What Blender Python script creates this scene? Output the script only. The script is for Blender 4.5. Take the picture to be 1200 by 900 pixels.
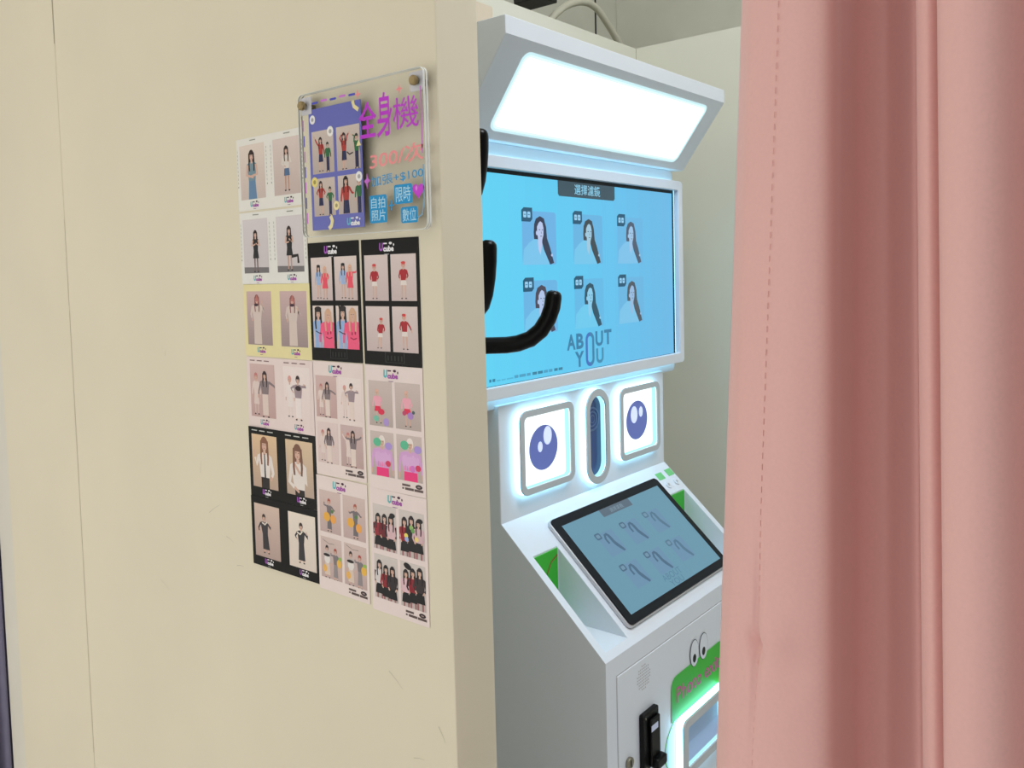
import bpy, bmesh, math, random
from mathutils import Vector, Matrix, noise
random.seed(7)
for o in list(bpy.data.objects): bpy.data.objects.remove(o)
SC = bpy.context.scene
COL = SC.collection
EYE = 1.5                       # eye height: all 'z' below given relative to the eye get + EYE

# ------------------------------------------------------------------ camera
def make_camera():
    a, p, r = math.radians(39.0), math.radians(3.3), math.radians(1.45)
    F = Vector((math.cos(a)*math.cos(p), math.sin(a)*math.cos(p), -math.sin(p)))
    R0 = Vector((math.sin(a), -math.cos(a), 0)); U0 = R0.cross(F)
    R = R0*math.cos(r) - U0*math.sin(r); U = U0*math.cos(r) + R0*math.sin(r)
    cd = bpy.data.cameras.new('camera'); co = bpy.data.objects.new('camera', cd); COL.objects.link(co)
    m = Matrix.Identity(4)
    for i in range(3):
        m[i][0] = R[i]; m[i][1] = U[i]; m[i][2] = -F[i]
    m[2][3] = EYE
    co.matrix_world = m
    cd.sensor_width = 36.0; cd.lens = 994/1200*36; cd.shift_y = -73/1200; cd.clip_start = .02
    SC.camera = co
make_camera()

# ------------------------------------------------------------------ world, lights, exposure
SC.view_settings.view_transform = 'Standard'; SC.view_settings.look = 'None'
SC.view_settings.gamma = 1; SC.view_settings.use_curve_mapping = False
SC.view_settings.exposure = 0.16
W = bpy.data.worlds.new('shop_air'); SC.world = W; W.use_nodes = True
W.node_tree.nodes['Background'].inputs[0].default_value = (1.0, .985, .955, 1)
W.node_tree.nodes['Background'].inputs[1].default_value = 0.86
def area(name, loc, sx, sy, power, col, rot=(0, 0, 0)):
    l = bpy.data.lights.new(name, 'AREA'); l.shape = 'RECTANGLE'; l.size = sx; l.size_y = sy; l.energy = power; l.color = col
    o = bpy.data.objects.new(name, l); COL.objects.link(o); o.location = loc; o.rotation_euler = rot
    return o
area('shop_ceiling_light', (-1.1, 1.3, 3.5), 1.2, .9, 3, (1, .955, .88))
_d = Vector((.75, .7, 1.2))-Vector((-1.7, 2.9, 1.0))
area('left_fill_light', (-1.7, 2.9, 1.0), 2.0, 1.7, 25, (1, .965, .91), _d.to_track_quat('-Z', 'Y').to_euler())  # large area light added to brighten from the left; its source is unseen
area('booth_fill_light', (1.1, -.3, 3.5), 1.0, 1.0, 41, (.93, .965, 1.0))  # unseen overhead lamp added as fill for the booth interior

# ------------------------------------------------------------------ materials
def lin(c):
    return tuple(((v/255)/12.92 if v/255 <= .04045 else ((v/255+.055)/1.055)**2.4) for v in c[:3])
def mat(name, col, rough=.5, metal=0, spec=.5, emit=None, estr=0, noise_amt=0, noise_scale=20, bump=0, bump_scale=200, sheen=0):
    m = bpy.data.materials.new(name); m.use_nodes = True; nt = m.node_tree; b = nt.nodes['Principled BSDF']
    c = lin(col)
    b.inputs['Base Color'].default_value = (*c, 1); b.inputs['Roughness'].default_value = rough
    b.inputs['Metallic'].default_value = metal; b.inputs['Specular IOR Level'].default_value = spec
    if sheen: b.inputs['Sheen Weight'].default_value = sheen
    if emit:
        b.inputs['Emission Color'].default_value = (*lin(emit), 1); b.inputs['Emission Strength'].default_value = estr
    if noise_amt or bump:
        tc = nt.nodes.new('ShaderNodeTexCoord')
    if noise_amt:
        n = nt.nodes.new('ShaderNodeTexNoise'); n.inputs['Scale'].default_value = noise_scale; n.inputs['Detail'].default_value = 5
        nt.links.new(tc.outputs['Object'], n.inputs['Vector'])
        rmp = nt.nodes.new('ShaderNodeMapRange'); rmp.inputs[1].default_value = .3; rmp.inputs[2].default_value = .7
        rmp.inputs[3].default_value = 1-noise_amt; rmp.inputs[4].default_value = 1+noise_amt*.4
        nt.links.new(n.outputs['Fac'], rmp.inputs[0])
        mx = nt.nodes.new('ShaderNodeMix'); mx.data_type = 'RGBA'; mx.blend_type = 'MULTIPLY'; mx.inputs['Factor'].default_value = 1
        mx.inputs['A'].default_value = (*c, 1); nt.links.new(rmp.outputs[0], mx.inputs['B'])
        nt.links.new(mx.outputs['Result'], b.inputs['Base Color'])
    if bump:
        n2 = nt.nodes.new('ShaderNodeTexNoise'); n2.inputs['Scale'].default_value = bump_scale
        nt.links.new(tc.outputs['Object'], n2.inputs['Vector'])
        bp = nt.nodes.new('ShaderNodeBump'); bp.inputs['Strength'].default_value = bump; bp.inputs['Distance'].default_value = .002
        nt.links.new(n2.outputs['Fac'], bp.inputs['Height']); nt.links.new(bp.outputs['Normal'], b.inputs['Normal'])
    return m
def emis(name, col, strength):
    m = bpy.data.materials.new(name); m.use_nodes = True; nt = m.node_tree; nt.nodes.clear()
    e = nt.nodes.new('ShaderNodeEmission'); e.inputs[0].default_value = (*col, 1); e.inputs[1].default_value = strength
    o = nt.nodes.new('ShaderNodeOutputMaterial'); nt.links.new(e.outputs[0], o.inputs[0]); return m
def attr_mat(name, screen=False, strength=1.0, rough=.35):
    m = bpy.data.materials.new(name); m.use_nodes = True; nt = m.node_tree
    at = nt.nodes.new('ShaderNodeAttribute'); at.attribute_name = 'Col'
    b = nt.nodes['Principled BSDF']
    if screen:
        b.inputs['Base Color'].default_value = (.01, .012, .015, 1); b.inputs['Roughness'].default_value = .25
        b.inputs['Specular IOR Level'].default_value = .15
        nt.links.new(at.outputs['Color'], b.inputs['Emission Color']); b.inputs['Emission Strength'].default_value = strength
    else:
        n = nt.nodes.new('ShaderNodeTexNoise'); n.inputs['Scale'].default_value = 900; tc = nt.nodes.new('ShaderNodeTexCoord')
        nt.links.new(tc.outputs['Object'], n.inputs['Vector'])
        rmp = nt.nodes.new('ShaderNodeMapRange'); rmp.inputs[3].default_value = .9; rmp.inputs[4].default_value = 1.08
        nt.links.new(n.outputs['Fac'], rmp.inputs[0])
        mx = nt.nodes.new('ShaderNodeMix'); mx.data_type = 'RGBA'; mx.blend_type = 'MULTIPLY'; mx.inputs['Factor'].default_value = 1
        nt.links.new(at.outputs['Color'], mx.inputs['A']); nt.links.new(rmp.outputs[0], mx.inputs['B'])
        nt.links.new(mx.outputs['Result'], b.inputs['Base Color']); b.inputs['Roughness'].default_value = rough
        b.inputs['Specular IOR Level'].default_value = .2
    return m
M = dict(
    wall=mat('painted_board', (225, 217, 194), .7, noise_amt=.035, noise_scale=3.5, bump=.05, bump_scale=60),
    wall_end=mat('painted_edge', (222, 218, 205), .7, noise_amt=.04, noise_scale=6),
    booth=mat('booth_wall_paint', (224, 224, 209), .75, noise_amt=.03, noise_scale=3),
    far=mat('far_wall_paint', (214, 214, 200), .8, noise_amt=.07, noise_scale=5),
    floor=mat('grey_vinyl', (224, 223, 220), .5, noise_amt=.1, noise_scale=8),
    ceil=mat('ceiling_paint', (225, 222, 214), .9, noise_amt=.03),
    white=mat('white_powder_coat', (229, 236, 245), .38, noise_amt=.012, noise_scale=9),
    seam=mat('seam_shadow_gap', (182, 184, 186), .6, noise_amt=.02),
    grey=mat('grey_frame', (198, 205, 210), .4, noise_amt=.02),
    silver=mat('silver_edge', (205, 205, 208), .3, metal=.3, noise_amt=.02),
    black=mat('black_plastic', (8, 9, 10), .35, spec=.2, noise_amt=.1),
    glassblack=mat('black_glass', (9, 13, 24), .15, spec=.25, noise_amt=.03),
    gloss=mat('glossy_black_paint', (4, 4, 5), .3, spec=.2, noise_amt=.1),
    green=mat('green_sheet', (58, 190, 50), .45, noise_amt=.05),
    pink=mat('pink_curtain', (229, 180, 175), .6, spec=.35, noise_amt=.03, noise_scale=300, bump=.05, bump_scale=900, sheen=.3),
    thread=mat('pink_thread', (224, 168, 163), .8, noise_amt=.05),
    lilac=mat('lilac_curtain', (170, 166, 196), .85, noise_amt=.05),
    steel=mat('brushed_steel', (150, 145, 130), .35, metal=.9, noise_amt=.1, noise_scale=200),
    brass=mat('brass_bolt', (170, 150, 110), .35, metal=.85, noise_amt=.15, noise_scale=300),
    lensblue=mat('tinted_blue_glass', (56, 84, 142), .15, noise_amt=.05),
    pupil=mat('blue_pupil', (96, 108, 172), .4, noise_amt=.05, emit=(84, 98, 168), estr=.45),
    glint=mat('pale_glint', (214, 224, 250), .4, noise_amt=.03),
    backglint=mat('backlit_glint', (214, 224, 250), .4, noise_amt=.03, emit=(206, 218, 250), estr=.5),
    conduit=mat('cream_conduit', (214, 212, 194), .5, noise_amt=.05),
    dark=mat('dark_metal', (38, 38, 36), .6, noise_amt=.2),
    peach=mat('cream_plastic', (222, 208, 186), .5, noise_amt=.05),
    print=attr_mat('printed_paper'), marker=attr_mat('marker_ink', rough=.5),
    tv=attr_mat('tv_pixels', True, .88), tab=attr_mat('tablet_pixels', True, .88),
    led=emis('led_edge', (.36, .78, 1.0), 5.5), ledsoft=emis('led_strip', (.35, .80, 1.0), 3.2),
    eye=emis('backlit_white', (.90, 1.0, 1.0), 1.25), inner=emis('lit_acrylic', (.45, .93, 1.0), 1.0),
    panel=emis('light_panel', (.36, .68, 1.0), 4.8),
    exitled=emis('exit_led', (.6, .97, 1.0), 1.7),
)
def acrylic():
    m = bpy.data.materials.new('clear_acrylic'); m.use_nodes = True; nt = m.node_tree; nt.nodes.clear()
    t = nt.nodes.new('ShaderNodeBsdfTransparent'); t.inputs[0].default_value = (.995, .995, .995, 1)
    g = nt.nodes.new('ShaderNodeBsdfGlossy'); g.inputs['Roughness'].default_value = .08
    lw = nt.nodes.new('ShaderNodeLayerWeight'); lw.inputs[0].default_value = .03
    mx = nt.nodes.new('ShaderNodeMixShader'); o = nt.nodes.new('ShaderNodeOutputMaterial')
    nt.links.new(lw.outputs['Fresnel'], mx.inputs[0]); nt.links.new(t.outputs[0], mx.inputs[1]); nt.links.new(g.outputs[0], mx.inputs[2])
    nt.links.new(mx.outputs[0], o.inputs[0]); return m
M['acrylic'] = acrylic()
M['acredge'] = mat('acrylic_edge', (222, 226, 222), .25, noise_amt=.02)

# ------------------------------------------------------------------ builders
class Fr:                       # a local frame: u right, v up, n out of the surface
    def __init__(s, o, u, v): s.o = Vector(o); s.u = Vector(u); s.v = Vector(v); s.n = s.u.cross(s.v)
    def __call__(s, u, v, n=0): return s.o + s.u*u + s.v*v + s.n*n
LOC = Fr((0, 0, 0), (1, 0, 0), (0, 1, 0))
FRONT = lambda y, x=0, z=0: Fr((x, y, z+EYE), (1, 0, 0), (0, 0, 1))      # faces -Y
class MB:
    def __init__(s): s.v = []; s.f = []; s.c = []; s.layer = 0
    def add(s, pts, faces, col=None):
        b = len(s.v); s.v += [tuple(p) for p in pts]; s.f += [tuple(b+i for i in f) for f in faces]; s.c += [col]*len(faces)
    def box(s, x0, x1, y0, y1, z0, z1, fr=None):
        P = [(x, y, z) for z in (z0, z1) for y in (y0, y1) for x in (x0, x1)]
        if fr: P = [fr(*p) for p in P]
        s.add(P, [(0, 2, 3, 1), (4, 5, 7, 6), (0, 1, 5, 4), (2, 6, 7, 3), (0, 4, 6, 2), (1, 3, 7, 5)])
    def prism(s, poly, fr, n0, n1):          # polygon (u,v) ccw seen from +n, extruded n0..n1
        k = len(poly)
        P = [fr(u, v, n0) for u, v in poly]+[fr(u, v, n1) for u, v in poly]
        s.add(P, [tuple(range(k))[::-1], tuple(range(k, 2*k))]+[(i, (i+1) % k, (i+1) % k+k, i+k) for i in range(k)])
    def ring(s, o, i, fr, n0, n1, front=True, outer=True, inner=True, back=True):
        k = len(o); P = [fr(u, v, n) for n in (n0, n1) for pl in (o, i) for u, v in pl]; F = []
        for a in range(k):
            b = (a+1) % k
            if front: F.append((2*k+a, 2*k+b, 3*k+b, 3*k+a))
            if back: F.append((a, k+a, k+b, b))
            if outer: F.append((a, b, 2*k+b, 2*k+a))
            if inner: F.append((k+a, 3*k+a, 3*k+b, k+b))
        s.add(P, F)
    def tube(s, pts, r, seg=12, caps=True, radii=None):
        pts = [Vector(p) for p in pts]; up = None; rings = []
        for i, p in enumerate(pts):
            d = (pts[min(i+1, len(pts)-1)]-pts[max(i-1, 0)]).normalized()
            if up is None: up = Vector((0, 0, 1)) if abs(d.z) < .9 else Vector((1, 0, 0))
            a = d.cross(up).normalized(); up = a.cross(d).normalized()
            rr = radii[i] if radii else r
            rings.append([p+(a*math.cos(t)+up*math.sin(t))*rr for t in [2*math.pi*j/seg for j in range(seg)]])
        P = [q for rg in rings for q in rg]; F = []
        for i in range(len(pts)-1):
            for j in range(seg):
                a = i*seg+j; b = i*seg+(j+1) % seg; F.append((a, a+seg, b+seg, b))
        if caps: F += [tuple(range(seg)), tuple(range((len(pts)-1)*seg, len(pts)*seg))[::-1]]
        s.add(P, F)
    def build(s, name, m, parent=None, smooth=False, bevel=0, loc=None, fix=True):
        me = bpy.data.meshes.new(name); me.from_pydata(s.v, [], s.f)
        if any(c is not None for c in s.c):
            at = me.color_attributes.new('Col', 'FLOAT_COLOR', 'CORNER'); k = 0
            for p, c in zip(me.polygons, s.c):
                cc = (*lin(c), 1)
                for _ in p.loop_indices: at.data[k].color = cc; k += 1
        me.materials.append(m)
        if fix and not any(c is not None for c in s.c):
            bm = bmesh.new(); bm.from_mesh(me); bmesh.ops.recalc_face_normals(bm, faces=bm.faces); bm.to_mesh(me); bm.free()
        if smooth:
            for p in me.polygons: p.use_smooth = True
        o = bpy.data.objects.new(name, me); COL.objects.link(o)
        if loc is not None:
            L = Vector(loc); me.transform(Matrix.Translation(-L)); o.location = L
        if parent:
            o.parent = parent
            if loc is None and parent.type == 'EMPTY' and (parent.parent is None):
                me.transform(Matrix.Translation(-parent.location))
            elif loc is None and parent.get('_world'):
                me.transform(Matrix.Translation(-Vector(parent['_world'])))
        if bevel:
            b = o.modifiers.new('bevel', 'BEVEL'); b.width = bevel; b.segments = 2; b.limit_method = 'ANGLE'; b.angle_limit = .7
        return o
    # ---- flat printing, clipped to a rectangle
    def flat(s, poly, col, fr, clip=None, n=None):
        if clip:
            x0, x1, y0, y1 = clip
            for ax, lim, sg in ((0, x0, 1), (0, x1, -1), (1, y0, 1), (1, y1, -1)):
                out = []
                for i in range(len(poly)):
                    a, b = poly[i-1], poly[i]; da = (a[ax]-lim)*sg; db = (b[ax]-lim)*sg
                    if (da >= 0) != (db >= 0):
                        t = da/(da-db); out.append((a[0]+(b[0]-a[0])*t, a[1]+(b[1]-a[1])*t))
                    if db >= 0: out.append(b)
                poly = out
                if len(poly) < 3: return
        ar = sum(poly[i-1][0]*poly[i][1]-poly[i][0]*poly[i-1][1] for i in range(len(poly)))
        if abs(ar) < 1e-10: return
        if ar < 0: poly = poly[::-1]
        s.layer += 1
        nn = n if n is not None else s.layer*4e-6
        s.add([fr(u, v, nn) for u, v in poly], [tuple(range(len(poly)))], col)
def rrect(w, h, r, cx=0, cy=0, seg=6):
    P = []
    for sx, sy, a0 in ((1, -1, -90), (1, 1, 0), (-1, 1, 90), (-1, -1, 180)):
        for k in range(seg+1):
            a = math.radians(a0+90*k/seg); P.append((cx+sx*(w/2-r)+r*math.cos(a), cy+sy*(h/2-r)+r*math.sin(a)))
    return P
def ell(cx, cy, rx, ry, seg=20, rot=0):
    c, s_ = math.cos(rot), math.sin(rot); P = []
    for k in range(seg):
        t = 2*math.pi*k/seg; x, y = rx*math.cos(t), ry*math.sin(t); P.append((cx+x*c-y*s_, cy+x*s_+y*c))
    return P
def rect(x0, x1, y0, y1): return [(x0, y0), (x1, y0), (x1, y1), (x0, y1)]
def stroke(pts, w, w1=None):
    L = []; R = []; n = len(pts); w1 = w if w1 is None else w1
    for i, p in enumerate(pts):
        a = pts[max(i-1, 0)]; b = pts[min(i+1, n-1)]; dx, dy = b[0]-a[0], b[1]-a[1]; d = math.hypot(dx, dy) or 1
        ww = (w+(w1-w)*i/(n-1))/2; L.append((p[0]-dy/d*ww, p[1]+dx/d*ww)); R.append((p[0]+dy/d*ww, p[1]-dx/d*ww))
    return L+R[::-1]
def text_mesh(body, size, bold=0, shear=0, cx=True):
    cu = bpy.data.curves.new('lettering', 'FONT'); cu.body = body; cu.size = size; cu.offset = bold; cu.shear = shear
    cu.resolution_u = 3; cu.fill_mode = 'FRONT'
    if cx: cu.align_x = 'CENTER'; cu.align_y = 'CENTER'
    o = bpy.data.objects.new('lettering', cu); COL.objects.link(o)
    dg = bpy.context.evaluated_depsgraph_get(); me = bpy.data.meshes.new_from_object(o.evaluated_get(dg))
    V = [tuple(v.co) for v in me.vertices]; F = [tuple(p.vertices) for p in me.polygons]
    bpy.data.objects.remove(o); bpy.data.curves.remove(cu); bpy.data.meshes.remove(me)
    return V, F
def put_text(mb, body, size, fr, cu, cv, col, n=None, bold=0, sx=1, rot=0, fit=None, shear=0):
    V, F = text_mesh(body, size, bold, shear)
    if not V: return
    if fit:
        xs = [v[0] for v in V]; ys = [v[1] for v in V]; mx, my = (min(xs)+max(xs))/2, (min(ys)+max(ys))/2
        kx = fit[0]/(max(xs)-min(xs)); ky = fit[1]/(max(ys)-min(ys)) if fit[1] else kx
        V = [((v[0]-mx)*kx, (v[1]-my)*ky, 0) for v in V]
    c, s_ = math.cos(rot), math.sin(rot); mb.layer += 1; nn = n if n is not None else mb.layer*4e-6
    mb.add([fr(cu+(x*sx)*c-y*s_, cv+(x*sx)*s_+y*c, nn) for x, y, z in V], F, col)
def tag(o, label, cat, group=None, kind=None):
    o['label'] = label; o['category'] = cat
    if group: o['group'] = group
    if kind: o['kind'] = kind
    return o
def thing(name, loc, label, cat, group=None):
    o = bpy.data.objects.new(name, None); COL.objects.link(o); o.location = loc; o.empty_display_size = .05
    return tag(o, label, cat, group)
def struct(o): o['kind'] = 'structure'; return o
def zbox(x0, x1, y0, y1, z0, z1):           # z absolute
    m = MB(); m.box(x0, x1, y0, y1, z0, z1); return m

# ================================================================== THE SETTING
PX = .71                                    # poster face of the partition
struct(zbox(-3, 3.2, -2.6, 3.2, -.1, 0).build('floor', M['floor']))
struct(zbox(-3, 3.2, -2.6, 3.2, 3.6, 3.7).build('ceiling', M['ceil']))
HT = 2.14
wl = bpy.data.objects.new('wall_left', None); COL.objects.link(wl); wl.location = (PX, .675, 0); wl['kind'] = 'structure'
wl['label'] = 'cream painted board partition with photo prints on it'
m = MB(); m.box(PX, PX+.072, .675, 1.6355, 0, HT); m.build('board_panel', M['wall'], wl, bevel=.0015)
m = MB(); m.box(PX+.0005, PX+.072, 1.6372, 1.971, 0, HT); m.build('board_panel', M['wall'], wl, bevel=.0015)
m = MB(); m.box(PX+.006, PX+.075, 1.972, 2.055, 0, HT); m.build('end_post', M['wall_end'], wl, bevel=.002)
# fine crack and scuffs on the board: flat wear marks with a shape of their own
m = MB(); fw = Fr((PX-.0002, 0, EYE), (0, -1, 0), (0, 0, 1))
for y0, z0, l, a in ((1.19, -.36, .035, .5), (1.145, -.39, .02, -.3), (1.21, -.30, .02, 1.4), (1.3, -.12, .012, 1.2), (1.12, -.43, .018, .1), (.79, -.5, .03, -.6), (.705, -.545, .02, -1), (1.0, -.41, .03, .1), (1.35, -.5, .03, -.4), (.75, -.6, .02, .2)):
    m.flat(stroke([(-y0, z0), (-y0+l*math.cos(a)*.5, z0+l*math.sin(a)*.5+.001), (-y0+l*math.cos(a), z0+l*math.sin(a))], .0012, .0004), (200, 192, 172), fw, n=0)
m.build('scuff_mark', M['print'], wl)
# cracked filler line along the joint
m = MB()
for z0, z1 in ((.44, .52), (.06, .12), (-.04, .05), (-.9, -.05)):
    pts = [(-1.6363+random.uniform(-.0006, .0006), z0+(z1-z0)*k/10) for k in range(11)]
    m.flat(stroke(pts, .0016 if z0 > .3 else .0009), (120, 110, 92) if z0 > .3 else (178, 170, 150), fw, n=.0002)
m.build('joint_crack', M['print'], wl)

BY = 1.28; RX = 2.183
struct(zbox(PX+.076, RX+.06, BY, BY+.06, 0, HT).build('wall_back', M['booth'], bevel=.001))
struct(zbox(RX, RX+.06, -2.0, BY-.001, 0, HT).build('wall_right', M['booth'], bevel=.001))
struct(zbox(.84, 3.1, 1.70, 1.75, 0, 3.6).build('wall_far', M['far']))
struct(zbox(2.76, 2.81, -2.5, 1.699, 0, 3.6).build('wall_side', M['far']))
struct(zbox(-3, 3.2, -2.7, -2.6, 0, 3.6).build('wall_light_block', mat('light_block_grey', (152, 150, 150), .8, noise_amt=.04)))  # unseen wall added to cut light from the -Y side, grey to bounce less
struct(zbox(PX, PX+.072, -.86, -.78, 0, HT).build('wall_near', M['wall_end'], bevel=.002))
struct(zbox(-3, .84, 3.2, 3.3, 0, 3.6).build('wall_shop', M['ceil']))
# joint strip on the far wall
m = zbox(2.615, 2.621, 1.697, 1.7005, .3, 3.5); struct(m.build('trim_1', M['dark']))

# ================================================================== PHOTO MACHINE
XC = 1.498
FY = .7756                                   # front of the base cabinet
mach = thing('photo_booth_machine', (XC, 1.0, 0), 'white self-service photo machine with big screen, light hood and two glowing eye panels', 'photo machine')
mach['_world'] = (XC, 1.0, 0)
BACK = 1.24
side = lambda x: Fr((x, 0, EYE), (0, 1, 0), (0, 0, 1))      # u=y v=z n=+x
A = Vector((0, .9998, -.4667)); B = Vector((0, .7756, -.6706)); SL = (B-A).length; SU = (B-A)/SL
def desk_yz(s): p = A+SU*s; return (p.y, p.z)
yb, zb = desk_yz(.080); yf, zf = desk_yz(.288)
full = [(FY, -1.44), (BACK, -1.44), (BACK, -.4667), (A.y, A.z), (FY, B.z)]
pocket = [(FY, -1.44), (BACK, -1.44), (BACK, -.4667), (A.y, A.z), (yb, zb), (yb, zf), (yf, zf), (FY, B.z)]
m = MB()
for x0, x1, pr in ((-.31, -.293, full), (-.293, -.219, pocket), (-.219, .219, full), (.219, .293, pocket), (.293, .31, full)):
    m.prism(pr, side(XC+x0), 0, x1-x0)
m.build('base_cabinet', M['white'], mach)
for sx in (-.25, .25):
    for yy in (.85, 1.15):
        m = MB(); m.tube([(XC+sx, yy, 0), (XC+sx, yy, .062)], .03, 16); m.build('levelling_foot', M['black'], mach)
# green sheets at the back of both pockets
for sx in (-1, 1):
    m = MB(); x0, x1 = (-.2925, -.2195) if sx < 0 else (.2195, .2925)
    m.box(XC+x0, XC+x1, yb-.003, yb-.0006, zf+EYE+.0005, zb+EYE-.003)
    g = m.build('green_sheet', M['green'], mach)
    if sx < 0:
        m = MB(); ff = FRONT(yb-.0034, XC)
        m.flat(stroke([(-.262, -.60), (-.255, -.565), (-.242, -.545), (-.222, -.536)], .0035), (150, 96, 62), ff, n=0)
        o = m.build('brown_curve', M['print'], g)
        o.location = (0, 0, 0); o.data.transform(Matrix.Translation(-Vector(mach['_world'])))
    m = MB()
    xx = XC+(-.2195 if sx < 0 else .2925)
    m.box(xx-.0015, xx+.0, yb-.0045, yb-.003, zf+EYE, zb+EYE-.002); m.build('sheet_edge', M['white'], mach)
# column behind the desk and camera panel
m = MB(); m.box(XC-.31, XC+.31, 1.0, BACK, -.468+EYE, -.245+EYE); m.build('camera_column', M['white'], mach, bevel=.002)
# tv housing
ff = FRONT(1.010, XC)
m = MB(); m.prism(rrect(.778, .492, .014, 0, -.0065), ff, -.22, 0); m.build('tv_housing', M['white'], mach, bevel=.0015)
fo = rrect(.786, .4415, .010, 0, -.009); fi = rrect(.744, .3965, .002, 0, -.0085)
m = MB(); m.ring(fo, fi, FRONT(.998, XC), 0, .013); m.build('tv_frame', M['white'], mach, bevel=.0012)
lo = rrect(.779, .4345, .008, 0, -.009); li = rrect(.765, .42, .006, 0, -.009)
m = MB(); m.ring(lo, li, FRONT(1.010, XC), 0, .012); m.build('tv_led_strip', M['ledsoft'], mach)
m = MB(); m.box(XC-.376, XC+.376, 1.0005, 1.006, -.2095+EYE, .1915+EYE); scr_back = m.build('screen_bezel', M['black'], mach)
# screen (u,v centred on XC, eye height)
sf = FRONT(1.0, XC)
TVC = [(98, 210, 244), (97, 206, 243), (97, 202, 241), (99, 198, 239), (101, 193, 236), (103, 188, 232), (106, 184, 229)]
m = MB(); n = 14
for k in range(n):
    a = -.372+.738*k/n; t = k/(n-1)*(len(TVC)-1); i = min(int(t), len(TVC)-2); f = t-i
    m.flat(rect(a, a+.738/n, -.2065, .1825), tuple(TVC[i][j]+(TVC[i+1][j]-TVC[i][j])*f for j in range(3)), sf, n=0)
disp = m.build('screen', M['tv'], mach, fix=False)
def on_mach(o):                              # sub-part of a machine part: mesh already in world, bring to machine space
    o.data.transform(Matrix.Translation(-Vector(mach['_world']))); return o
def woman(m, fr, cx, cy, s, k, clip):        # the portrait on the screens; k = palette
    P = lambda *pts: [(cx+x*s, cy+y*s) for x, y in pts]
    bgc, hair, skin, cloth = k
    m.flat(rrect(1.0*s, 1.0*s*.94, .06*s, cx, cy), bgc, fr)
    m.flat(P((-.5, -.47), (-.46, -.2), (-.3, -.08), (-.12, .0), (.05, -.02), (.2, -.15), (.28, -.47)), cloth, fr, clip)
    m.flat(P((.02, .38), (.14, .34), (.2, .2), (.22, .0), (.3, -.15), (.36, -.3), (.42, -.44), (.30, -.47), (.22, -.35), (.12, -.2), (.06, -.05), (.05, .1)), hair, fr, clip)
    m.flat(P((-.10, .34), (.02, .39), (.14, .35), (.19, .2), (.16, .02), (.05, -.04), (-.08, -.02), (-.16, -.02), (-.17, .1), (-.15, .25)), hair, fr, clip)
    m.flat(P((-.05, .05), (.08, .03), (.07, -.1), (.02, -.3), (-.04, -.2), (-.05, -.1)), skin, fr, clip)
    m.flat(P((-.07, .2), (-.02, .27), (.03, .3), (.09, .27), (.12, .18), (.115, .06), (.08, -.02), (.03, -.06), (-.02, -.03), (-.07, .06)), skin, fr, clip)
    m.flat(ell(cx-.085*s, cy+.09*s, .02*s, .04*s, 8), skin, fr, clip)
    dk = tuple(int(a*.55+b*.45) for a, b in zip(hair, skin))
    m.flat(ell(cx+.0*s, cy+.15*s, .022*s, .009*s, 8), hair, fr, clip); m.flat(ell(cx+.085*s, cy+.15*s, .018*s, .009*s, 8), hair, fr, clip)
    m.flat(P((.05, .14), (.062, .085), (.04, .08)), dk, fr, clip); m.flat(ell(cx+.045*s, cy+.035*s, .03*s, .01*s, 8), dk, fr, clip)
    m.flat(ell(cx+.36*s, cy-.3*s, .03*s, .025*s, 8), skin, fr, clip)
cols3 = ((-.2275, 0), (-.001, 1), (.170, 2)); rows = (.066, -.068)
pals = [[(108, 178, 228), (52, 60, 82), (186, 200, 236), (122, 196, 236)], [(104, 180, 226), (62, 74, 80), (160, 200, 222), (118, 198, 236)], [(106, 182, 228), (78, 92, 112), (158, 196, 230), (126, 194, 234)],
        [(106, 180, 228), (74, 70, 86), (176, 196, 232), (118, 198, 238)], [(100, 186, 230), (48, 84, 102), (140, 204, 236), (110, 202, 238)], [(106, 182, 226), (80, 88, 96), (152, 186, 222), (124, 196, 234)]]
for r, cv in enumerate(rows):
    for cx, k in ((-.1715, 0), (-.0015, 1), (.1695, 2)):
        m = MB(); m.layer = 100
        w = .110; clip = (cx-w/2, cx+w/2, cv-w*.47, cv+w*.47)
        woman(m, sf, cx, cv, w, pals[r*3+k], clip)
        tu, tv = cx-.0385, cv+.0445
        tagp = [(tu-.0175, tv-.0135), (tu+.010, tv-.0135), (tu+.0165, tv-.008), (tu+.0165, tv+.0135), (tu-.010, tv+.0135), (tu-.0175, tv+.008)]
        m.flat(tagp, (40, 88, 116), sf)
        for q in (-.0068, .0058):
            m.flat(rrect(.0098, .0115, .002, tu+q, tv, 2), (150, 206, 240), sf)
            m.flat(rect(tu+q-.003, tu+q+.003, tv-.0008, tv+.0008), (70, 130, 165), sf)
        on_mach(m.build('filter_thumbnail', M['tv'], disp, fix=False))
m = MB(); m.layer = 200
m.flat([(-.108, .1825), (-.108, .156), (-.104, .1515), (.100, .1515), (.105, .156), (.105, .1825)], (62, 84, 96), sf)
put_text(m, '選擇濾鏡', .023, sf, -.0015, .168, (140, 206, 236), bold=.0001, fit=(.096, .0215))
on_mach(m.build('title_tab', M['tv'], disp, fix=False))
m = MB(); m.layer = 300
gc = (62, 128, 168)
for ch, x0, x1, vz, c_ in (('A', -.0884, -.0575, -.1455, gc), ('B', -.055, -.028, -.1455, gc), ('U', .017, .047, -.1455, gc), ('T', .0515, .081, -.1445, gc), ('Y', -.0605, -.0275, -.183, gc), ('U', .019, .048, -.1825, (70, 140, 176))):
    put_text(m, ch, .04, sf, (x0+x1)/2, vz, c_, bold=.0014, fit=(x1-x0, .0325))
m2 = rrect(.033, .072, .016, -.0045, -.1655, 8); m3 = rrect(.0165, .0555, .008, -.0045, -.1655, 8)
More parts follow.
